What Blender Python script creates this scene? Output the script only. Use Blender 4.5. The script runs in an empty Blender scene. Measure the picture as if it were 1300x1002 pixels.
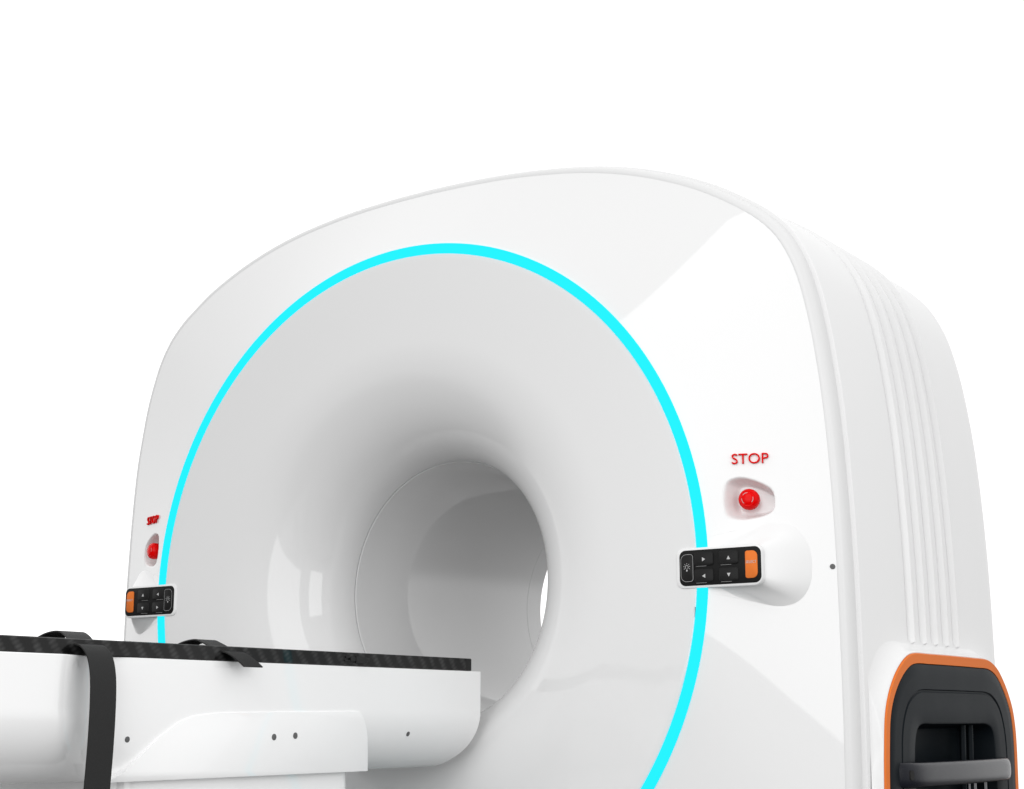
import bpy, bmesh, math
from mathutils import Vector, Matrix
PI = math.pi
scene = bpy.context.scene
COL = scene.collection

# ------------------------------------------------------------------ helpers
def smooth(t):
    t = max(0.0, min(1.0, t)); return t*t*(3-2*t)

def tag(o, label=None, cat=None, group=None, kind=None):
    if label: o['label'] = label
    if cat: o['category'] = cat
    if group: o['group'] = group
    if kind: o['kind'] = kind
    return o

def empty(name, loc):
    o = bpy.data.objects.new(name, None); COL.objects.link(o)
    o.location = loc; o.empty_display_size = 0.1
    return o

def mesh_obj(name, verts, faces, mat, parent=None, ang=35, flip_check=True):
    me = bpy.data.meshes.new(name)
    me.from_pydata([tuple(v) for v in verts], [], [tuple(f) for f in faces])
    bm = bmesh.new(); bm.from_mesh(me)
    if flip_check: bmesh.ops.recalc_face_normals(bm, faces=bm.faces)
    for f in bm.faces: f.smooth = True
    for e in bm.edges:
        if len(e.link_faces) == 2 and e.calc_face_angle(0) > math.radians(ang): e.smooth = False
    bm.to_mesh(me); bm.free()
    me.materials.append(mat)
    o = bpy.data.objects.new(name, me); COL.objects.link(o)
    if parent: put(o, parent)
    return o

def put(o, parent):
    """parent o, whose vertices are in world coordinates"""
    o.parent = parent
    bpy.context.view_layer.update()
    o.matrix_parent_inverse = parent.matrix_world.inverted()

class MB:
    def __init__(s): s.v = []; s.f = []
    def loft(s, loops, closed=True, cap0=False, cap1=False):
        n = len(loops[0]); base = len(s.v)
        for L in loops: s.v += [Vector(p) for p in L]
        for i in range(len(loops)-1):
            a = base+i*n; b = a+n
            for j in range(n if closed else n-1):
                k = (j+1) % n
                s.f.append((a+j, a+k, b+k, b+j))
        if cap0: s.f.append(tuple(base+j for j in range(n)))
        if cap1: s.f.append(tuple(base+(len(loops)-1)*n+j for j in range(n)))
        return s
    def build(s, name, mat, parent=None, ang=35): return mesh_obj(name, s.v, s.f, mat, parent, ang)

def catmull(pts, n, closed=False):
    P = [Vector(p) for p in pts]; out = []
    m = len(P)
    rng = m if closed else m-1
    for i in range(rng):
        if closed: a, b, c, d = P[i-1], P[i], P[(i+1) % m], P[(i+2) % m]
        else:
            b, c = P[i], P[i+1]
            a = P[i-1] if i else b*2-c
            d = P[i+2] if i+2 < m else c*2-b
        for k in range(n):
            t = k/n
            out.append(0.5*((2*b)+(c-a)*t+(2*a-5*b+4*c-d)*t*t+(3*b-a-3*c+d)*t**3))
    if not closed: out.append(P[-1])
    return out

def rrect(w, h, r, n=6, cx=0, cy=0):
    """rounded rectangle as a list of 2-D points; r may be four radii (tr, tl, bl, br)"""
    if not isinstance(r, (tuple, list)): r = (r,)*4
    out = []
    for q, (sx, sy) in enumerate(((1, 1), (-1, 1), (-1, -1), (1, -1))):
        rr = r[q]
        for i in range(n+1):
            a = PI/2*q+PI/2*i/n
            out.append((cx+sx*(w/2-rr)+rr*math.cos(a), cy+sy*(h/2-rr)+rr*math.sin(a)))
    return out

def resample(L, n):
    """closed loop resampled to n points by arc length"""
    L = [Vector(p) for p in L]; m = len(L)
    d = [0]
    for i in range(m): d.append(d[-1]+(L[(i+1) % m]-L[i]).length)
    out = []; j = 0
    for k in range(n):
        t = d[-1]*k/n
        while d[j+1] < t: j += 1
        u = (t-d[j])/max(1e-9, d[j+1]-d[j])
        out.append(L[j].lerp(L[(j+1) % m], u))
    return out

def offset2(L, d, closed=True):
    """offset a 2-D loop inwards (to its centre side) by d along averaged normals"""
    n = len(L); cx = sum(p[0] for p in L)/n; cy = sum(p[1] for p in L)/n
    out = []
    for i in range(n):
        a = L[(i-1) % n] if closed or i else L[i]
        b = L[(i+1) % n] if closed or i < n-1 else L[i]
        t = Vector((b[0]-a[0], b[1]-a[1])).normalized()
        nn = Vector((-t.y, t.x))
        if nn.dot(Vector((cx-L[i][0], cy-L[i][1]))) < 0: nn = -nn
        out.append((L[i][0]+nn.x*d, L[i][1]+nn.y*d))
    return out

# ------------------------------------------------------------------ materials
def mat(name, col, rough=0.4, spec=0.5, coat=0.0, coat_rough=0.03, metal=0.0, var=0.0, vscale=6.0, bump=0.0, bscale=200.0):
    m = bpy.data.materials.new(name); m.use_nodes = True
    nt = m.node_tree; b = nt.nodes['Principled BSDF']
    b.inputs['Base Color'].default_value = (*col, 1)
    b.inputs['Roughness'].default_value = rough
    b.inputs['Specular IOR Level'].default_value = spec
    b.inputs['Metallic'].default_value = metal
    b.inputs['Coat Weight'].default_value = coat
    b.inputs['Coat Roughness'].default_value = coat_rough
    tc = nt.nodes.new('ShaderNodeTexCoord')
    if var:
        n = nt.nodes.new('ShaderNodeTexNoise'); n.inputs['Scale'].default_value = vscale
        n.inputs['Detail'].default_value = 4
        nt.links.new(tc.outputs['Object'], n.inputs['Vector'])
        r = nt.nodes.new('ShaderNodeMapRange')
        r.inputs['To Min'].default_value = rough-var; r.inputs['To Max'].default_value = rough+var
        nt.links.new(n.outputs['Fac'], r.inputs['Value'])
        nt.links.new(r.outputs['Result'], b.inputs['Roughness'])
    if bump:
        n = nt.nodes.new('ShaderNodeTexNoise'); n.inputs['Scale'].default_value = bscale
        nt.links.new(tc.outputs['Object'], n.inputs['Vector'])
        u = nt.nodes.new('ShaderNodeBump'); u.inputs['Strength'].default_value = bump
        u.inputs['Distance'].default_value = 0.001
        nt.links.new(n.outputs['Fac'], u.inputs['Height'])
        nt.links.new(u.outputs['Normal'], b.inputs['Normal'])
    return m

WHITE = (0.80, 0.80, 0.80)
M_white = mat('gloss_white_paint', WHITE, 0.30, 0.5, 0.0, var=0.03, vscale=3)
M_bead = mat('edge_bead_white', (0.72, 0.72, 0.72), 0.32, 0.4)  # rolled housing edge, a slightly greyer white than the shell
M_front = mat('front_gloss_white', WHITE, 0.03, 0.5)
M_couch = mat('couch_gloss_white', (.90, .90, .90), 0.05, 0.5)
M_funnel = mat('funnel_white', (0.75, 0.75, 0.75), 0.05, 0.5)
M_tube = mat('bore_shaded_white', (0.64, 0.64, 0.64), 0.04, 0.5)  # white lowered below the funnel's, putting the bore's shade into the colour
M_red = mat('red_plastic', (0.74, 0.0, 0.0), 0.25, 0.12)
M_text = mat('red_lettering', (0.70, 0.003, 0.003), 0.5, 0.05)
M_black = mat('black_keypad', (0.013, 0.013, 0.013), 0.5, 0.08, bump=0.05, bscale=900)
M_key = mat('black_key_rubber', (0.015, 0.015, 0.015), 0.45, 0.10, bump=0.05, bscale=900)
M_orange = mat('orange_plastic', (0.74, 0.185, 0.036), 0.5, 0.05)
M_icon = mat('white_print', (0.50, 0.50, 0.50), 0.5, 0.2)
M_greyprint = mat('grey_print', (0.35, 0.35, 0.35), 0.5, 0.2)
M_panel = mat('anthracite_plastic', (0.0075, 0.0105, 0.0132), 0.45, 0.05, var=0.05, bump=0.08, bscale=700)
M_handle = mat('dark_handle_plastic', (0.009, 0.010, 0.015), 0.22, 0.22, bump=0.25, bscale=900)
M_seam = mat('panel_seam', (0.10, 0.105, 0.11), 0.3, 0.6)
M_chrome = mat('bare_steel', (0.14, 0.14, 0.145), 0.3, 0.5, metal=1.0)
M_screw = mat('grey_screw_hole', (0.13, 0.13, 0.13), 0.7, 0.1)
M_strap = mat('black_webbing', (0.018, 0.018, 0.018), 0.65, 0.25, bump=0.5, bscale=600)
M_cap = mat('black_end_cap', (0.008, 0.008, 0.008), 0.5, 0.3)
M_floor = mat('grey_vinyl_floor', (0.10, 0.10, 0.10), 0.55, 0.3, var=0.05, vscale=2)

M_ring = bpy.data.materials.new('cyan_led'); M_ring.use_nodes = True
b = M_ring.node_tree.nodes['Principled BSDF']
b.inputs['Base Color'].default_value = (0.0, 0.02, 0.02, 1); b.inputs['Roughness'].default_value = 0.6
b.inputs['Specular IOR Level'].default_value = 0.0
b.inputs['Emission Color'].default_value = (0.020, 0.838, 1.0, 1); b.inputs['Emission Strength'].default_value = 1.0

# twill-weave carbon fibre
M_carbon = bpy.data.materials.new('carbon_twill'); M_carbon.use_nodes = True
nt = M_carbon.node_tree; b = nt.nodes['Principled BSDF']
tc = nt.nodes.new('ShaderNodeTexCoord')
sx_ = nt.nodes.new('ShaderNodeSeparateXYZ'); nt.links.new(tc.outputs['Object'], sx_.inputs[0])
def M1(op, a, c=None, d=None):
    m = nt.nodes.new('ShaderNodeMath'); m.operation = op
    for k, v in enumerate((a, c, d)):
        if v is None: continue
        if isinstance(v, (int, float)): m.inputs[k].default_value = v
        else: nt.links.new(v, m.inputs[k])
    return m.outputs[0]
wob = nt.nodes.new('ShaderNodeTexNoise'); wob.inputs['Scale'].default_value = 9; nt.links.new(tc.outputs['Object'], wob.inputs['Vector'])
wv = M1('MULTIPLY', M1('SUBTRACT', wob.outputs['Fac'], .5), .030)
sa = M1('ADD', M1('MULTIPLY_ADD', sx_.outputs['Z'], .72, sx_.outputs['Y']), wv)        # across the twill lines
tb = M1('MULTIPLY_ADD', sx_.outputs['Y'], -.55, sx_.outputs['Z'])                      # along them
w1o = M1('MULTIPLY_ADD', M1('SINE', M1('MULTIPLY', sa, 2*PI/.046)), .5, .5)
w2o = M1('MULTIPLY_ADD', M1('SINE', M1('ADD', M1('MULTIPLY', tb, 2*PI/.0115), M1('MULTIPLY', wob.outputs['Fac'], 9.0))), .18, .75)
lus = nt.nodes.new('ShaderNodeTexNoise'); lus.inputs['Scale'].default_value = 30; lus.inputs['Detail'].default_value = 3; nt.links.new(tc.outputs['Object'], lus.inputs['Vector'])
ado = M1('MULTIPLY', M1('MULTIPLY', w1o, w2o), M1('MULTIPLY_ADD', lus.outputs['Fac'], 1.6, .15))
class ad: outputs = [ado]
cr = nt.nodes.new('ShaderNodeValToRGB')
cr.color_ramp.elements[0].color = (0.003, 0.003, 0.003, 1); cr.color_ramp.elements[0].position = 0.25
cr.color_ramp.elements[1].color = (0.036, 0.036, 0.036, 1); cr.color_ramp.elements[1].position = 1.0
nt.links.new(ad.outputs[0], cr.inputs['Fac']); nt.links.new(cr.outputs['Color'], b.inputs['Base Color'])
b.inputs['Roughness'].default_value = 0.30; b.inputs['Specular IOR Level'].default_value = 0.10; b.inputs['Coat Weight'].default_value = .3; b.inputs['Coat Roughness'].default_value = .03
bu = nt.nodes.new('ShaderNodeBump'); bu.inputs['Strength'].default_value = 0.3; bu.inputs['Distance'].default_value = 0.001
nt.links.new(ad.outputs[0], bu.inputs['Height']); nt.links.new(bu.outputs['Normal'], b.inputs['Normal'])

# ------------------------------------------------------------------ setting
FZ = -1.2                                         # floor height; the bore axis is z = 0
mb = MB()
N = 96
mb.loft([[(r*math.cos(2*PI*i/N), r*math.sin(2*PI*i/N), FZ) for i in range(N)] for r in (0.01, 1, 2, 3.4)], cap0=True)
fl = mb.build('floor', M_floor); tag(fl, kind='structure')

# ------------------------------------------------------------------ gantry
gantry = empty('ct_scanner', (0, 0.6, FZ))
tag(gantry, 'white ring-shaped CT scanner with glowing cyan circle and open round bore', 'CT scanner')

# half outline of the housing, x >= 0, from the top down
half = [(0, 1.243), (.15, 1.240), (.30, 1.232), (.44, 1.217), (.575, 1.195), (.705, 1.163), (.83, 1.120), (.95, 1.066),
        (1.06, 1.000), (1.133, .945), (1.19, .883), (1.234, .800), (1.262, .710), (1.284, .600), (1.303, .460), (1.316, .310), (1.325, .130),
        (1.329, -.03), (1.33, -.19), (1.33, -.33), (1.329, -.44), (1.325, -.62), (1.315, -.80), (1.30, -.95), (1.27, -1.08)]
hc = catmull(half, 8)
hc = [(p[0], p[1]) for p in hc]
zg = -0.189                                         # the grooves end here
OUT = []
for x, z in hc:
    OUT.append((x, z))
bottom = [(1.2, -1.1), (1.0, -1.1), (.6, -1.1), (.2, -1.1)]
loop_r = OUT + bottom
half_l = half[:8]+[(1.03, 1.0175), (1.098, .970), (1.158, .911), (1.205, .838), (1.238, .757), (1.264, .672), (1.284, .575)]+half[14:]
loop_l = [(p[0], p[1]) for p in catmull(half_l, 8)]+bottom
loop = loop_r + [(-x, z) for x, z in reversed(loop_l) if x > 1e-6]
# even points, plus a dense pair where the grooves end
def densify(L):
    out = []
    for i in range(len(L)):
        a = L[i]; c = L[(i+1) % len(L)]
        out.append(a)
        for zz in ((zg+.003, zg-.003) if a[1] > c[1] else (zg-.003, zg+.003)):
            if (a[1]-zz)*(c[1]-zz) < 0:
                t = (zz-a[1])/(c[1]-a[1]); out.append((a[0]+t*(c[0]-a[0]), zz))
    return out
loop = densify(loop)

def edge_loop(off, y, groove=False):
    if groove:
        o1 = offset2(loop, off)
        return [(o1[i][0], y, o1[i][1]) if loop[i][1] > zg else (loop[i][0], y, loop[i][1]) for i in range(len(loop))]
    return [(x, y, z) for x, z in offset2(loop, off)] if off else [(x, y, z) for x, z in loop]

prof = [(.036, .1275), (.034, .1272), (.029, .1282), (.024, .1302), (.019, .1340), (.0155, .1390), (.0130, .1460), (.0118, .154), (.0112, .163), (.0110, .1715),
        (.0106, .1735), (.0094, .1745), (.0020, .1775), (.0006, .1790), (0, .182), (0, .190), (0, .30)]
BEAD = [edge_loop(o, y) for o, y in prof[:13]]
MB().loft(BEAD).build('edge_bead', M_bead, gantry, 40)
loops = [edge_loop(o, y) for o, y in prof[12:]]
for gy in (.500, .587, .671, .756, .838):
    for o, y in ((0, -.026), (0, -.020), (.0040, -.013), (.0095, -.0042), (.0100, -.0025), (-.0075, .0060), (-.0098, .0082), (-.0086, .0112), (-.0025, .0200), (0, .0230), (0, .029)):
        loops.append(edge_loop(o, gy+y, True) if o else edge_loop(0, gy+y))
loops.append(edge_loop(0, 1.0)); loops.append(edge_loop(0, 1.085))
for k in range(0, 10):
    a = PI/2*k/9
    loops.append(edge_loop(.12*(1-math.cos(a)), 1.147+.12*math.sin(a)))
loops.append(edge_loop(.16, 1.268))
# rear plate down to the bore
rr = .40
pts = loops[-1]
loops.append([(rr*math.cos(math.atan2(p[2], p[0])), 1.272, rr*math.sin(math.atan2(p[2], p[0]))) for p in pts])
mb = MB().loft(loops)
SHELL_MB = mb

# front cover: ruled surface from the light ring to the housing edge
def edge_at(a):
    """edge point (inner edge of the bead) in direction a"""
    best = None
    c, s = math.cos(a), math.sin(a)
    L = EDGE
    for i in range(len(L)):
        p, q = L[i], L[(i+1) % len(L)]
        dx, dz = q[0]-p[0], q[1]-p[1]
        det = -c*dz+s*dx
        if abs(det) < 1e-12: continue
        t = (-p[0]*dz+p[1]*dx)/det
        u = (c*p[1]-s*p[0])/det
        if t > 0 and -1e-6 <= u <= 1+1e-6:
            if best is None or t > best: best = t
    return best
EDGE = offset2(loop, .036)
R0 = 1.0; Y0 = .003
def face_y(x, z):
    a = math.atan2(z, x); r = math.hypot(x, z); e = edge_at(a)
    t = (r-R0)/(e-R0)
    return Y0+(.1275-Y0)*t
# emergency-stop pocket outline (right side; x mirrored on the left)
POCK = [(p[0], p[1]) for p in catmull([(1.075, .213, 0), (1.051, .205, 0), (1.042, .180, 0), (1.042, .142, 0), (1.051, .119, 0), (1.075, .111, 0), (1.105, .113, 0),
        (1.136, .121, 0), (1.151, .134, 0), (1.154, .155, 0), (1.150, .176, 0), (1.135, .191, 0), (1.105, .206, 0)], 5, True)]
def sdf(x, z):
    inside = False; d = 9
    n = len(POCK)
    for i in range(n):
        ax, az = POCK[i]; bx, bz = POCK[(i+1) % n]
        if (az > z) != (bz > z) and x < (bx-ax)*(z-az)/(bz-az)+ax: inside = not inside
        vx, vz = bx-ax, bz-az
        t = max(0, min(1, ((x-ax)*vx+(z-az)*vz)/(vx*vx+vz*vz)))
        d = min(d, math.hypot(x-ax-t*vx, z-az-t*vz))
    return -d if inside else d
def pocket(x, z):
    ax = abs(x)
    if not (1.01 < ax < 1.19 and .09 < z < .235): return 0
    s = sdf(ax, z)
    if s > .006: return 0
    return .047*smooth((.005-s)/.019)
angs = []
a = -PI
dense = [(math.radians(4), math.radians(13.5)), (math.radians(166.5), math.radians(176))]
while a < PI-1e-6:
    angs.append(a)
    a += math.radians(.14) if any(l <= a < h for l, h in dense) else math.radians(1.0)
rad = []
t = 0.0
loops = []
ts = [i/100 for i in range(101)]
loops_pts = []
E_ = [edge_at(a) for a in angs]
for t in ts:
    L = []
    for a, e in zip(angs, E_):
        r = R0+(e-R0)*t
        x, z = r*math.cos(a), r*math.sin(a)
        L.append((x, Y0+(.1275-Y0)*t+pocket(x, z), z))
    loops_pts.append(L)
mb = MB().loft(loops_pts)
cover = mb.build('front_cover', M_front, gantry, 50)

def lathe(profile, n, axis_o=(0, 0, 0)):
    """profile of (r, y) round the y axis"""
    return [[(axis_o[0]+r*math.cos(2*PI*i/n), axis_o[1]+y, axis_o[2]+r*math.sin(2*PI*i/n)) for i in range(n)] for r, y in profile]

# light ring
mb = MB().loft(lathe([(1.0015, .012), (1.0015, -.001), (1.0005, -.003), (.9725, -.003), (.9715, -.001), (.9715, .012)], 360))
mb.build('light_ring', M_ring, gantry, 30)
# dark joint where the strip's two ends meet
jl = []
for k0, rr in ((0, .9705), (1, .9730)):
    jl.append([((rr+.0016*(1-k0)*k/7)*math.cos(a), -.0042, (rr+.0016*(1-k0)*k/7)*math.sin(a)) for k, a in [(k, math.radians(-6.4-.22*k)) for k in range(8)]])
MB().loft(jl, closed=False).build('strip_joint', M_seam, gantry)
# disc and flared funnel
pr = [(.972, .014), (.9705, .0005), (.966, -.0005), (.955, -.0005), (.90, .0), (.82, .001), (.76, .002)]
A_, B_ = .330, .2515
for k in range(0, 41):
    th = PI/2*k/40
    pr.append((.386+A_*(1-math.sin(th)), .0025+B_*(1-math.cos(th))))
mb = MB().loft(lathe(pr, 360))
funnel = mb.build('bore_funnel', M_funnel, gantry, 30)
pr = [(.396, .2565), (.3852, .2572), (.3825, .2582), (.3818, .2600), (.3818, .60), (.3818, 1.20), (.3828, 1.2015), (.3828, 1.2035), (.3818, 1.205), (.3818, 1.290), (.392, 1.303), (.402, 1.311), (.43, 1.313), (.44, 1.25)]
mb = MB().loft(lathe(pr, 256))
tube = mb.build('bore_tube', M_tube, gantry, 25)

# ---- emergency stop buttons
def stop_button(sx, label):
    cx, cz = sx*1.088, .160
    y = face_y(1.088, .160)+.040
    d = Vector((sx*.22, -1, .02)).normalized()
    q = Vector((0, 0, 1)).rotation_difference(d)
    pr = [(.016, -.004), (.016, .012), (.027, .014), (.0300, .019), (.0308, .026), (.0300, .034), (.0275, .040), (.0215, .0445), (.0205, .0440), (.0190, .0440), (.0180, .0452), (.010, .0472), (.003, .0476)]
    n = 48
    L = []
    for r, h in pr:
        r *= .88
        L.append([Vector((cx, y, cz))+q @ Vector((r*math.cos(2*PI*i/n), r*math.sin(2*PI*i/n), h)) for i in range(n)])
    mb = MB().loft(L, cap0=True, cap1=True)
    o = mb.build('emergency_button', M_red, gantry, 40)
    o['label'] = label
    # moulded arrow marks on the cap
    for a0 in (100, 190, 330):
        m2 = MB()
        arc = []
        for rr_, hh in ((.0142, .0469), (.0152, .0468)):
            arc.append([Vector((cx, y, cz))+q @ Vector((rr_*math.cos(math.radians(a0+t)), rr_*math.sin(math.radians(a0+t)), hh)) for t in range(0, 56, 5)])
        m2.loft(arc, closed=False)
        a = m2.build('arrow_mark', M_icon, o)
stop_button(1, 'right red mushroom button fully visible in its pocket')
stop_button(-1, 'left red mushroom button half hidden by its pocket edge')

# ---- lettering
def text_mesh(body, size, depth, font_scale=(1, 1), bevel=0.0):
    cu = bpy.data.curves.new('txt', 'FONT'); cu.body = body; cu.size = size; cu.extrude = depth; cu.offset = -0.0002
    cu.align_x = 'CENTER'; cu.align_y = 'CENTER'
    ob = bpy.data.objects.new('txt', cu); COL.objects.link(ob)
    bpy.context.view_layer.update()
    dg = bpy.context.evaluated_depsgraph_get()
    me = bpy.data.meshes.new_from_object(ob.evaluated_get(dg))
    bpy.data.objects.remove(ob); bpy.data.curves.remove(cu)
    xs = [v.co.x for v in me.vertices]; ys = [v.co.y for v in me.vertices]
    me.transform(Matrix.Translation((-(min(xs)+max(xs))/2, -(min(ys)+max(ys))/2, 0)))
    return me, max(xs)-min(xs), max(ys)-min(ys)

def place_text(name, body, w, h, depth, M, material, parent):
    me, tw, th = text_mesh(body, 0.1, depth)
    me.transform(Matrix.Diagonal((w/tw, h/th, 1, 1)))
    me.transform(M)
    me.materials.clear(); me.materials.append(material)
    me.name = name
    o = bpy.data.objects.new(name, me); COL.objects.link(o); put(o, parent)
    return o

def frame(origin, right, up):
    r = Vector(right).normalized(); u = Vector(up); u = (u-r*u.dot(r)).normalized(); n = r.cross(u)
    M = Matrix(((r.x, u.x, n.x, origin[0]), (r.y, u.y, n.y, origin[1]), (r.z, u.z, n.z, origin[2]), (0, 0, 0, 1)))
    return M
for sx in (1, -1):
    x, z = sx*1.102, .2645
    y = face_y(1.106, z)
    dydx = (face_y(1.14, z)-face_y(1.07, z))/.07
    dydz = (face_y(1.106, z+.02)-face_y(1.106, z-.02))/.04
    M = frame((x, y-.004, z), (1, sx*dydx, 0), (0, dydz, 1))
    place_text('stop_lettering', 'STOP', .093, .0265, .004, M, M_text, gantry)

# ---- control panels
def control_panel(sx, label):
    mx_ = lambda p: Vector((sx*p[0], p[1], p[2]))
    cx, cz, w, h = 1.0335, -.0105, .240, .103
    n = 96
    slab = [(x, z) for x, z in resample([Vector((*q, 0)) for q in rrect(w, h, .020, 8, cx, cz)], n) for x, z in [(0, 0)]] if False else [(p.x, p.y) for p in resample([Vector((*q, 0)) for q in rrect(w, h, .020, 8, cx, cz)], n)]
    base_c = [(.93, .050), (1.00, .066), (1.07, .083), (1.12, .096), (1.155, .100), (1.190, .094), (1.215, .072), (1.234, .035), (1.238, -.010), (1.234, -.055), (1.216, -.088),
              (1.190, -.106), (1.155, -.110), (1.11, -.100), (1.04, -.082), (.97, -.066), (.925, -.055), (.918, -.02), (.918, .02)]
    base = catmull([Vector((*q, 0)) for q in base_c], 8, True)
    # resample both loops by angle so that they correspond
    def by_angle(L, c):
        out = []
        for k in range(n):
            a = 2*PI*k/n; dx, dz = math.cos(a), math.sin(a); best = 0
            for i in range(len(L)):
                p, q = L[i], L[(i+1) % len(L)]
                ex, ez = q[0]-p[0], q[1]-p[1]
                det = -dx*ez+dz*ex
                if abs(det) < 1e-12: continue
                px, pz = p[0]-c[0], p[1]-c[1]
                t = (-px*ez+pz*ex)/det; u = (dx*pz-dz*px)/det
                if t > 0 and -1e-6 <= u <= 1+1e-6: best = max(best, t)
            out.append((c[0]+dx*best, c[1]+dz*best))
        return out
    slab_a = slab
    # correspondence: nearest direction from the slab's own perimeter, matched by arc position around a shared centre
    ba = []
    cb = (1.06, -.008)
    baseL = [(p.x, p.y) for p in base]
    for (x, z) in slab:
        # direction in a stretched space so corners of the slab map to the round ends of the base
        u = (x-cx)/(w/2); v = (z-cz)/(h/2)
        a = math.atan2(v, u)
        ba.append(a)
    bl = resample([Vector((p[0], p[1], 0)) for p in baseL], 720)
    bx0, bx1 = .918, 1.238; bz0, bz1 = -.110, .100
    bang = [(math.atan2((p.y-(bz0+bz1)/2)/((bz1-bz0)/2), (p.x-1.115)/(.129 if p.x > 1.115 else .197)), p) for p in bl]
    basem = []
    for a in ba:
        best = min(bang, key=lambda t: abs((t[0]-a+PI) % (2*PI)-PI))[1]
        basem.append((best.x, best.y))
    # smooth the matched base a little
    for _ in range(3):
        basem = [((basem[i-1][0]+2*basem[i][0]+basem[(i+1) % n][0])/4, (basem[i-1][1]+2*basem[i][1]+basem[(i+1) % n][1])/4) for i in range(n)]
    loops = []
    def fy(x, z):
        r = math.hypot(x, z)
        return face_y(x, z) if r > R0 else .0
    loops.append([mx_((x, fy(x, z)+.012, z)) for x, z in basem])
    loops.append([mx_((x, fy(x, z)-.0005, z)) for x, z in basem])
    y1 = .012
    s2 = offset2(slab, .004)
    for t in (.06, .2, .4, .6, .8, .95, 1.0):
        L = []
        for (x, z), (u, v) in zip(basem, s2):
            px, pz = x+(u-x)*t, z+(v-z)*t
            py0 = fy(x, z)-.0005
            bulge = .003*math.sin(PI*t)
            py = py0+(y1-py0)*t-bulge*(1 if u > 1.06 else .4)
            L.append(mx_((px, py, pz)))
        loops.append(L)
    loops.append([mx_((x, y1-.0005, z)) for x, z in slab])
    loops.append([mx_((x, .000, z)) for x, z in slab])
    loops.append([mx_((x, -.003, z)) for x, z in offset2(slab, .001)])
    loops.append([mx_((x, -.0045, z)) for x, z in offset2(slab, .0035)])
    mb = MB().loft(loops, cap0=True, cap1=True)
    o = mb.build('control_panel', M_white, gantry, 38)
    o['label'] = label
    # black keypad: slightly proud rounded plate
    kp = rrect(.2285, .0900, .0170, 8, 1.0375, cz)
    def plate(name, loop2, y0, y1, m, bev=.001, parent=o):
        b2 = MB().loft([[mx_((x, y0, z)) for x, z in loop2], [mx_((x, y1+bev, z)) for x, z in loop2], [mx_((x, y1, z)) for x, z in offset2(loop2, bev)]], cap0=True, cap1=True)
        return b2.build(name, m, parent, 50)
    plate('keypad', kp, -.002, -.0060, M_black)
    # keys: lamp key by the bore, four arrow keys, orange key outside
    lk = rrect(.036, .070, (.008, .016, .016, .008), 6, .9465, -.0105)
    plate('lamp_key', lk, -.006, -.0085, M_key)
    ln = MB(); inn = offset2(lk, .0013)
    ln.loft([[mx_((x, -.0088, z)) for x, z in offset2(lk, .0003)], [mx_((x, -.0088, z)) for x, z in inn]])
    ln.build('key_outline', M_greyprint, o)
    for kx, kind in ((.9935, 'h'), (1.0635, 'v')):
        for kz, up in ((.0105, 1), (-.0315, -1)):
            kr = rrect(.055, .0345, .007, 5, kx, kz)
            plate('arrow_key', kr, -.006, -.0090, M_key, .0016)
            s = .0050
            c2 = (kx+.001, kz-.001)
            if kind == 'h':
                d = 1 if up > 0 else -1
                tri = [(c2[0]-d*s*.8, c2[1]+s), (c2[0]-d*s*.8, c2[1]-s), (c2[0]+d*s, c2[1])]
            else:
                tri = [(c2[0]-s, c2[1]-up*s*.8), (c2[0]+s, c2[1]-up*s*.8), (c2[0], c2[1]+up*s)]
            t2 = MB(); t2.loft([[mx_((x, -.0088, z)) for x, z in tri], [mx_((x, -.0094, z)) for x, z in tri]], cap0=True, cap1=True)
            t2.build('arrow_icon', M_icon, o)
            # light line along the key's lower edge
            le = MB(); le.loft([[mx_((kx-.022, -.0072, kz-.0176)), mx_((kx+.008, -.0072, kz-.0176))], [mx_((kx-.022, -.0072, kz-.0183)), mx_((kx+.008, -.0072, kz-.0183))]], closed=False)
            le.build('key_edge', M_greyprint, o)
    ok = rrect(.033, .068, (.014, .006, .006, .014), 6, 1.1265, -.0100)
    plate('select_key', ok, -.006, -.0088, M_orange)
    M = frame((sx*1.1270, -.0091, -.004), (1, 0, 0), (0, 0, 1))
    place_text('key_lettering', 'SELECT', .029, .0065, .0003, M, M_icon, o)
    # lamp pictogram: bulb ring, base and rays
    bi = MB(); bxc, bzc = .9465, -.0080
    ring = lambda r: [mx_((bxc+r*math.cos(math.radians(-60+300*i/18+0)), -.0092, bzc+r*math.sin(math.radians(-60+300*i/18)))) for i in range(19)]
    bi.loft([ring(.0048), ring(.0037)], closed=False)
    for k in range(7):
        a = math.radians(-30+40*k)
        c, s = math.cos(a), math.sin(a)
        P = lambda r, q: mx_((bxc+r*c-q*s, -.0092, bzc+r*s+q*c))
        i0 = len(bi.v); bi.v += [P(.0070, -.0006), P(.0098, -.0006), P(.0098, .0006), P(.0070, .0006)]; bi.f.append((i0, i0+1, i0+2, i0+3))
    i0 = len(bi.v); bi.v += [mx_((bxc-.0022, -.0092, bzc-.0065)), mx_((bxc+.0022, -.0092, bzc-.0065)), mx_((bxc+.0012, -.0092, bzc-.0112)), mx_((bxc-.0012, -.0092, bzc-.0112))]; bi.f.append((i0, i0+1, i0+2, i0+3))
    bi.build('lamp_icon', M_icon, o)
control_panel(1, 'right keypad housing with rounded outer end beside the gantry edge')
control_panel(-1, 'left keypad housing with its orange key on the outer side')

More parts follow.
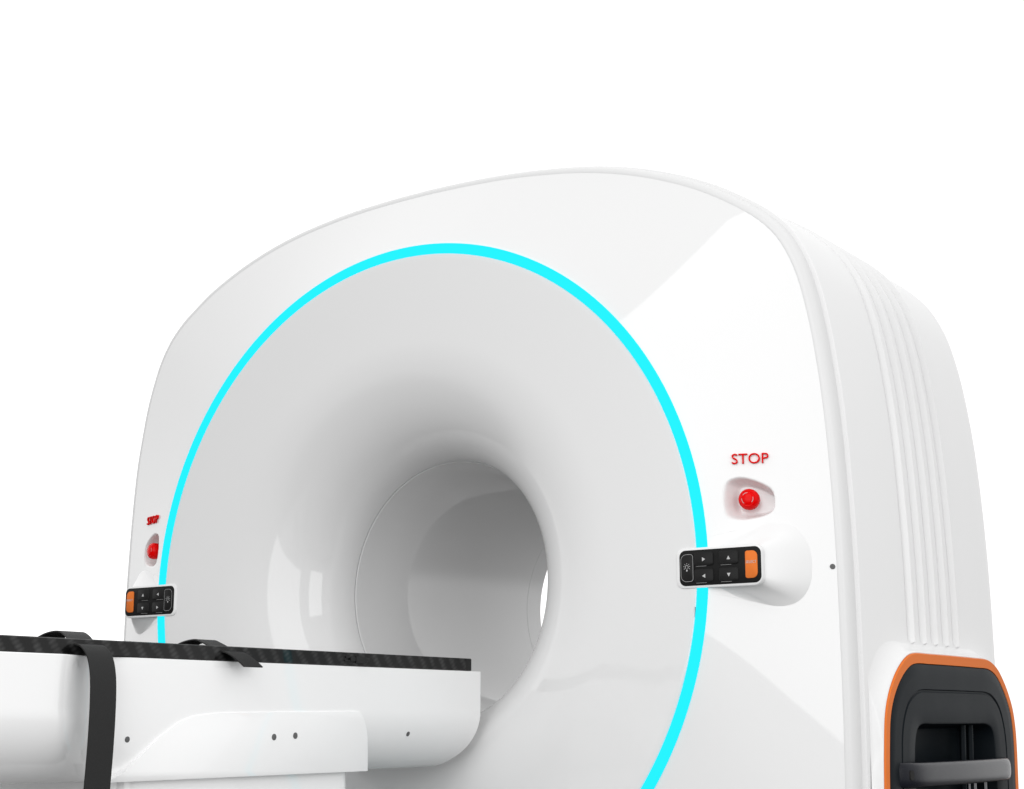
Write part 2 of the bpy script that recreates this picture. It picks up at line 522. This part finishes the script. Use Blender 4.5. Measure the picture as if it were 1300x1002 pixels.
def screw(pos, normal, r, parent, m=None, label=None):
    n = Vector(normal).normalized(); q = Vector((0, 0, 1)).rotation_difference(n)
    P = Vector(pos)
    L = []
    for rr_, h in ((r, -.004), (r, .0003), (r*.9, .0005), (r*.5, .0007), (r*.1, .0008)):
        L.append([P+q @ Vector((rr_*math.cos(2*PI*i/20), rr_*math.sin(2*PI*i/20), h)) for i in range(20)])
    return MB().loft(L, cap1=True).build('screw', m or M_screw, parent, 60)
fx, fz = 1.284, -.0145
screw((fx, face_y(fx, fz)-.0008, fz), (.38, -1, 0), .0068, gantry)

# ---- service panel on the right flank
PO = [(0.1989, -0.7042), (0.2060, -0.5512), (0.2192, -0.4357), (0.2344, -0.3678), (0.2688, -0.3121), (0.3225, -0.2644), (0.3853, -0.2310), (0.4451, -0.2183), (0.5535, -0.2173), (0.7258, -0.2168), (0.8980, -0.2173), (1.0075, -0.2193), (1.0804, -0.2381), (1.1352, -0.2746),
      (1.1787, -0.3191), (1.2081, -0.3688), (1.2203, -0.4458), (1.2122, -0.5866), (1.2020, -0.7245), (1.1615, -0.9372), (1.0602, -1.0082), (0.7157, -1.0082), (0.3711, -1.0082), (0.2394, -0.9372)]
PO = [(p.x, p.y) for p in resample(catmull([Vector((*q, 0)) for q in PO], 10, True), 220)]
XP = 1.36
surr = []
for k in range(0, 15):
    t = k/14
    d = -.105*(1-t)**1.0
    L = []
    for (y, z), (oy, oz) in zip(offset2(PO, -.004), offset2(PO, -1.004)):
        u = 1-t
        dd = .030+.062*smooth((.46-y)/.17)
        yy, zz = y+(oy-y)*u*dd, z+(oz-z)*u*dd
        back = smooth((y-.95)/.22)
        yy = min(yy, y+(.035)*u) if back > .5 and oy > y else yy
        yy = max(yy, min(y-.002*u, .2+.012*t))
        x = 1.3288+.0297*t**2.4 - .05*back*u
        L.append((x, yy, zz))
    surr.append(L)
surr.append([(XP-.001, y, z) for y, z in offset2(PO, -.002)])
surr.append([(XP-.015, y, z) for y, z in offset2(PO, .012)])
MB().loft(surr).build('panel_surround', M_white, gantry, 60)
side = None
inner = offset2(PO, .027)
inner = [(p.x, p.y) for p in resample([Vector((*q, 0)) for q in inner], 220)]
# dark panel with a grab recess: loops from the rim down to the recess floor
RC = [(0.4036, -0.6029), (0.4036, -0.4843), (0.4228, -0.4205), (0.4623, -0.3982), (0.5535, -0.3972), (0.7157, -0.3972), (0.8778, -0.3972), (0.9639, -0.3992), (1.0115, -0.4205), (1.0217, -0.4884), (1.0217, -0.6029), (1.0217, -0.8055), (0.9994, -0.8663), (0.7157, -0.8764), (0.4218, -0.8663), (0.4036, -0.8055)]
RC = resample(catmull([Vector((*q, 0)) for q in RC], 10, True), 220)
RC = [(p.x, p.y) for p in RC]
def align(A, B):
    """rotate loop B so that it starts nearest to A's first point and runs the same way"""
    ar = lambda L: sum(L[i][0]*L[(i+1) % len(L)][1]-L[(i+1) % len(L)][0]*L[i][1] for i in range(len(L)))
    if ar(A)*ar(B) < 0: B = B[::-1]
    n = len(A); ca = (sum(p[0] for p in A)/n, sum(p[1] for p in A)/n); cb_ = (sum(p[0] for p in B)/n, sum(p[1] for p in B)/n)
    best = min(range(n), key=lambda s: sum((A[i][0]-ca[0]-B[(i+s) % n][0]+cb_[0])**2+(A[i][1]-ca[1]-B[(i+s) % n][1]+cb_[1])**2 for i in range(0, n, 10)))
    return B[best:]+B[:best]
RC = align(inner, RC)
GR = offset2(PO, .085)
pl = []
lerp = lambda A, B, t: [(a[0]+(b_[0]-a[0])*t, a[1]+(b_[1]-a[1])*t) for a, b_ in zip(A, B)]
pl.append([(XP-.012, y, z) for y, z in inner]); pl.append([(XP+.0015, y, z) for y, z in offset2(inner, .0005)]); pl.append([(XP+.003, y, z) for y, z in offset2(inner, .003)])
for t, x in ((.2, XP+.004), (.42, XP+.005), (.44, XP+.0015), (.46, XP+.0015), (.48, XP+.005), (.7, XP+.005), (.97, XP+.005), (1.0, XP+.003)):
    pl.append([(x, y, z) for y, z in lerp(inner, RC, t)])
for d, x in ((.003, XP-.008), (.006, XP-.04), (.009, XP-.075), (.014, XP-.085), (.022, XP-.088)):
    pl.append([(x, y, z) for y, z in offset2(RC, d)])
# the housing is cut away behind the service panel
keep = []
for f in SHELL_MB.f:
    c = sum((SHELL_MB.v[k] for k in f), Vector())/len(f)
    if c.x > 1.2 and all(.30 < SHELL_MB.v[k].y < 1.09 and -.95 < SHELL_MB.v[k].z < -.34 for k in f): continue
    keep.append(f)
SHELL_MB.f = keep
SHELL_MB.build('side_shell', M_white, gantry, 40)
panel = MB().loft(pl, cap1=True).build('side_panel', M_panel, gantry, 30)
rim = MB().loft([[(XP-.012, y, z) for y, z in offset2(PO, -.0005)], [(XP+.001, y, z) for y, z in offset2(PO, .0)], [(XP+.003, y, z) for y, z in offset2(PO, .002)],
                 [(XP+.003, y, z) for y, z in offset2(PO, .0255)], [(XP-.012, y, z) for y, z in offset2(PO, .0265)]]).build('orange_rim', M_orange, panel, 40)
# handle bar across the recess
def bar(y0, y1, zc0, zc1, x, hh, tt):
    L = []
    n = 64
    ys = [y0+(y1-y0)*i/n for i in range(n+1)]
    for i, y in enumerate(ys):
        t = i/n; zc = zc0+(zc1-zc0)*t
        bow = .014*math.sin(PI*t)-.040*abs(2*t-1)**14
        sg = lambda c: math.copysign(abs(c)**.72, c)
        sec = [(tt/2*sg(math.cos(2*PI*k/32)), hh/2*sg(math.sin(2*PI*k/32))) for k in range(32)]
        L.append([(x+bow+u, y, zc+v) for u, v in sec])
    return MB().loft(L, cap0=True, cap1=True)
bar(.286, 1.106, -.522, -.524, XP+.020, .062, .036).build('handle', M_handle, panel, 40)
sl = rrect(.010, .024, .0048, 5)
def slot_x(y):
    t = (y-.286)/.820
    return XP+.038+.014*math.sin(PI*t)-.040*abs(2*t-1)**14
MB().loft([[(slot_x(.316+u)+.0030, .316+u, -.522+v) for u, v in sl], [(slot_x(.316+u)-.006, .316+u, -.522+v) for u, v in sl]], cap0=True, cap1=True).build('handle_slot', M_cap, panel)
for yy in (.857, .918):
    MB().loft([[(XP-.03+.006*math.cos(2*PI*i/12)*1.4, yy+.010*math.sin(2*PI*i/12)-(.02 if k else 0), z) for i in range(12)] for k, z in enumerate((-.40, -.60))], cap0=True, cap1=True).build('handle_arm', M_panel, panel)
for yy, ww in ((.857, .005), (.903, .007), (.99, .008)):
    MB().loft([[(XP-.02+ww*.6*math.cos(2*PI*i/12), yy+ww*math.sin(2*PI*i/12), z) for i in range(12)] for z in (-.552, -.84)], cap0=True, cap1=True).build('guide_rod', M_chrome, panel)

# ------------------------------------------------------------------ patient couch
couch = empty('patient_couch', (0, -1.2, FZ))
tag(couch, 'white patient couch with black carbon-fibre tabletop running into the bore', 'patient couch')
CX = .27
def half_width(y, dz):
    s = smooth((-1.335+.05*dz-y)/.11)
    dip = -.010*math.exp(-((y+1.30+.0*dz)/.05)**2)
    return CX+.030*s+dip
def tuck(y): return .135-.115*math.exp(-((y+1.14)/.19)**4)
YB = -2.75
zs = [-.2565, -.258, -.27, -.31, -.3615, -.3645]+[-.3645-.149*math.sin(PI/2*k/40) for k in range(1, 41)]
def curve_t(z): return max(0, min(1, (-.3640-z)/.1495))
def inset(z):
    t = curve_t(z); return 1-math.sqrt(max(0, 1-t*t))
ysb = [YB, -2.4, -2.0, -1.8, -1.7]+[-1.6+.010*i for i in range(0, 80)]+[-.78, -.6, -.3, -.12, -.06, 0]
loops = []
for z in zs:
    e = .031-.062*curve_t(z)**2.4
    dz = curve_t(z)
    pts = []
    for i, y in enumerate(ysb):
        yy = y if y < -.12 else e-(0-y)*.55
        yy = min(yy, e)
        pts.append((half_width(yy, dz)-tuck(yy)*inset(z)-(.0012 if z > -.257 else 0), yy, z))
    left = [(-p[0], p[1], p[2]) for p in reversed(pts)]
    loops.append(pts+left)
body = MB().loft(loops, cap0=True, cap1=True).build('couch_body', M_couch, couch, 28)
# side skirt that drops to the pedestal
sk = [(-1.275, -.514), (-1.225, -.490), (-1.14, -.425), (-1.085, -.392), (-1.04, -.378), (-.97, -.372), (-.80, -.369), (-.60, -.367), (-.490, -.3660), (-.474, -.371), (-.462, -.385), (-.453, -.405), (-.448, -.43), (-.446, -.46), (-.4455, -.512)]
xs_ = CX+.0025
MB().loft([[(-xs_+.001, y, z) for y, z in offset2(sk, .001)], [(-xs_, y, z) for y, z in sk], [(xs_-.0015, y, z) for y, z in sk], [(xs_-.0002, y, z) for y, z in offset2(sk, .0002)], [(xs_, y, z) for y, z in offset2(sk, .0007)]], cap0=True, cap1=True).build('side_skirt', M_couch, couch, 50)
# pedestal
pd = rrect(.50, .76, .06, 8, 0, -.845)
MB().loft([[(x, y, -.512) for x, y in offset2(pd, .0)], [(x, y, -.9) for x, y in offset2(pd, -.01)], [(x, y, FZ+.06) for x, y in offset2(pd, -.02)], [(x, y, FZ) for x, y in offset2(pd, -.02)]], cap0=True, cap1=True).build('pedestal', M_couch, couch, 40)
# carbon tabletop
tz0, tz1 = -.2560, -.2225
sec = [(CX-.002, tz0), (CX, tz0+.002), (CX, tz1-.002), (CX-.003, tz1), (.20, tz1-.012), (.10, tz1-.020), (0, tz1-.023)]
sec = sec+[(-x, z) for x, z in reversed(sec[:-1])]
ty = [YB-.05, -2, -1.6, -1.3, -1.0, -.7, -.4, -.2, -.036]
top = MB().loft([[(x, y, z) for x, z in sec] for y in ty], cap0=True, cap1=True).build('tabletop', M_carbon, couch, 25)
MB().loft([[(x*1.001, y, z) for x, z in sec] for y in (-.0355, -.014, -.012)], cap0=True, cap1=True).build('end_cap', M_cap, top, 25)
# raised black bars imitating a dark reflection in the table's edge
la = MB()
for (y0, y1, z0, z1, d) in ((-.535, -.455, -.2365, -.2325, .0030), (-.540, -.495, -.2450, -.2415, .0032), (-.520, -.448, -.2435, -.2340, .0044), (-.500, -.466, -.2480, -.2315, .0056)):
    q = [(y0, z0), (y1, z0), (y1, z1), (y0, z1)]
    la.loft([[(CX-.002, y, z) for y, z in q], [(CX+d, y, z) for y, z in q]], cap0=True, cap1=True)
la.build('edge_reflection', M_cap, top)
# screws along the side
for y, z, flat in ((-1.226, -.427, 0), (-.784, -.426, 1), (-.712, -.4235, 1), (-.275, -.423, 0)):
    if flat: screw((xs_+.0004, y, z), (1, 0, 0), .0075, couch)
    else:
        xw = half_width(y, curve_t(z))-tuck(y)*inset(z)
        t = curve_t(z); nz = -tuck(y)*t/math.sqrt(1-t*t)/.1495
        screw((xw+.0004, y+.004, z), (1, 0, nz), .0065, couch)

# ------------------------------------------------------------------ straps
def ribbon(name, path, w, th, material, label):
    """path of (x, y, z, dy): centre line across the couch; w along y"""
    P = catmull([Vector(p) for p in path], 10)
    L = []
    for i, p in enumerate(P):
        a = P[max(0, i-1)]; c = P[min(len(P)-1, i+1)]
        t = (c-a); t = Vector((t.x, 0, t.z)).normalized(); nrm = Vector((-t.z, 0, t.x))
        L.append([p+nrm*sn*th/2+Vector((0, sy*w/2, 0)) for sn, sy in ((1, -1), (1, -.96), (1, .96), (1, 1), (-1, 1), (-1, -1))])
    o = MB().loft(L, cap0=True, cap1=True).build(name, material, None, 40)
    tag(o, label, 'strap', 'black straps over the couch')
    return o
ribbon('strap', [(-.262, -1.33, -.2235), (-.20, -1.32, -.226), (-.05, -1.31, -.236), (.06, -1.30, -.222), (.12, -1.30, -.206), (.165, -1.305, -.203), (.205, -1.32, -.212), (.24, -1.335, -.226), (.268, -1.345, -.2335), (.294, -1.348, -.240), (.318, -1.350, -.262), (.330, -1.350, -.300), (.334, -1.350, -.36), (.333, -1.350, -.44), (.328, -1.350, -.54), (.322, -1.350, -.66), (.320, -1.350, -.80)],
       .066, .003, M_strap, 'long black strap hanging straight down the white couch side')
ribbon('strap', [(-.262, -.93, -.2235), (-.20, -.92, -.226), (-.05, -.90, -.236), (.05, -.895, -.224), (.10, -.890, -.208), (.135, -.885, -.203), (.175, -.90, -.211), (.23, -.92, -.226), (.266, -.932, -.2335), (.285, -.928, -.239), (.303, -.918, -.252), (.318, -.906, -.269)],
       .060, .003, M_strap, 'short black strap with its loose cut end stopping just under the tabletop')

# ------------------------------------------------------------------ light
w = bpy.data.worlds.new('World'); scene.world = w; W_DROP, W_BACK, W_LOW, W_TOP, W_RIGHT, W_LEFT = 1.06, .62, .10, .92, 1.12, 1.35; w.use_nodes = True
nt = w.node_tree; bg = nt.nodes['Background']
# white studio: bright seamless backdrop behind the machine, dimmer room behind the photographer and below
geo = nt.nodes.new('ShaderNodeNewGeometry') if False else nt.nodes.new('ShaderNodeTexCoord')
sp = nt.nodes.new('ShaderNodeSeparateXYZ'); nt.links.new(geo.outputs['Generated'], sp.inputs[0])
def ramp(sock, x0, x1, y0, y1):
    r = nt.nodes.new('ShaderNodeMapRange'); r.interpolation_type = 'SMOOTHSTEP'
    r.inputs['From Min'].default_value = x0; r.inputs['From Max'].default_value = x1
    r.inputs['To Min'].default_value = y0; r.inputs['To Max'].default_value = y1
    nt.links.new(sock, r.inputs['Value']); return r.outputs['Result']
def mul(a, c):
    m = nt.nodes.new('ShaderNodeMath'); m.operation = 'MULTIPLY'; nt.links.new(a, m.inputs[0]); nt.links.new(c, m.inputs[1]); return m.outputs[0]
back = ramp(sp.outputs['Y'], -.45, .15, W_BACK, W_DROP)
low = ramp(sp.outputs['Z'], -.30, -.08, W_LOW, 1.0)
top = ramp(sp.outputs['Z'], .55, .9, 1.0, W_TOP)
right = ramp(sp.outputs['X'], .25, .85, 1.0, W_RIGHT)
left = ramp(sp.outputs['X'], -.9, -.2, W_LEFT, 1.0)
nt.links.new(mul(mul(mul(mul(back, low), top), right), left), bg.inputs['Strength'])
bg.inputs['Color'].default_value = (1, 1, 1, 1)

def area(name, loc, target, sx, sy, power):
    l = bpy.data.lights.new(name, 'AREA'); l.shape = 'RECTANGLE'; l.size = sx; l.size_y = sy; l.energy = power
    o = bpy.data.objects.new(name, l); COL.objects.link(o); o.location = loc
    d = Vector(target)-Vector(loc); o.rotation_euler = d.to_track_quat('-Z', 'Y').to_euler()
    return o
area('softbox', (1.975, -5.6, 2.9), (1.975, 0, 2.9), 4.45, 7.0, 208)
area('side_fill_lamp', (4.3, -2.5, 0.5), (0.3, -0.6, -0.3), 1.8, 2.4, 36)  # unseen fill lamp added to brighten the couch side

# ------------------------------------------------------------------ camera
cam = bpy.data.cameras.new('camera'); co = bpy.data.objects.new('camera', cam); COL.objects.link(co)
scene.camera = co
cam.sensor_fit = 'HORIZONTAL'; cam.sensor_width = 36; cam.lens = 36*2001.754/1300
cam.clip_start = .05; cam.clip_end = 400
yaw, pit = -0.6131995, 0.20265676
fw = Vector((math.sin(yaw)*math.cos(pit), math.cos(yaw)*math.cos(pit), math.sin(pit)))
co.location = (2.8876, -3.53739, -.38367)
co.rotation_euler = fw.to_track_quat('-Z', 'Y').to_euler()

vs = scene.view_settings
scene.display_settings.display_device = 'sRGB'
vs.view_transform = 'Standard'; vs.look = 'None'; vs.exposure = 0.1; vs.gamma = 1
vs.use_curve_mapping = False
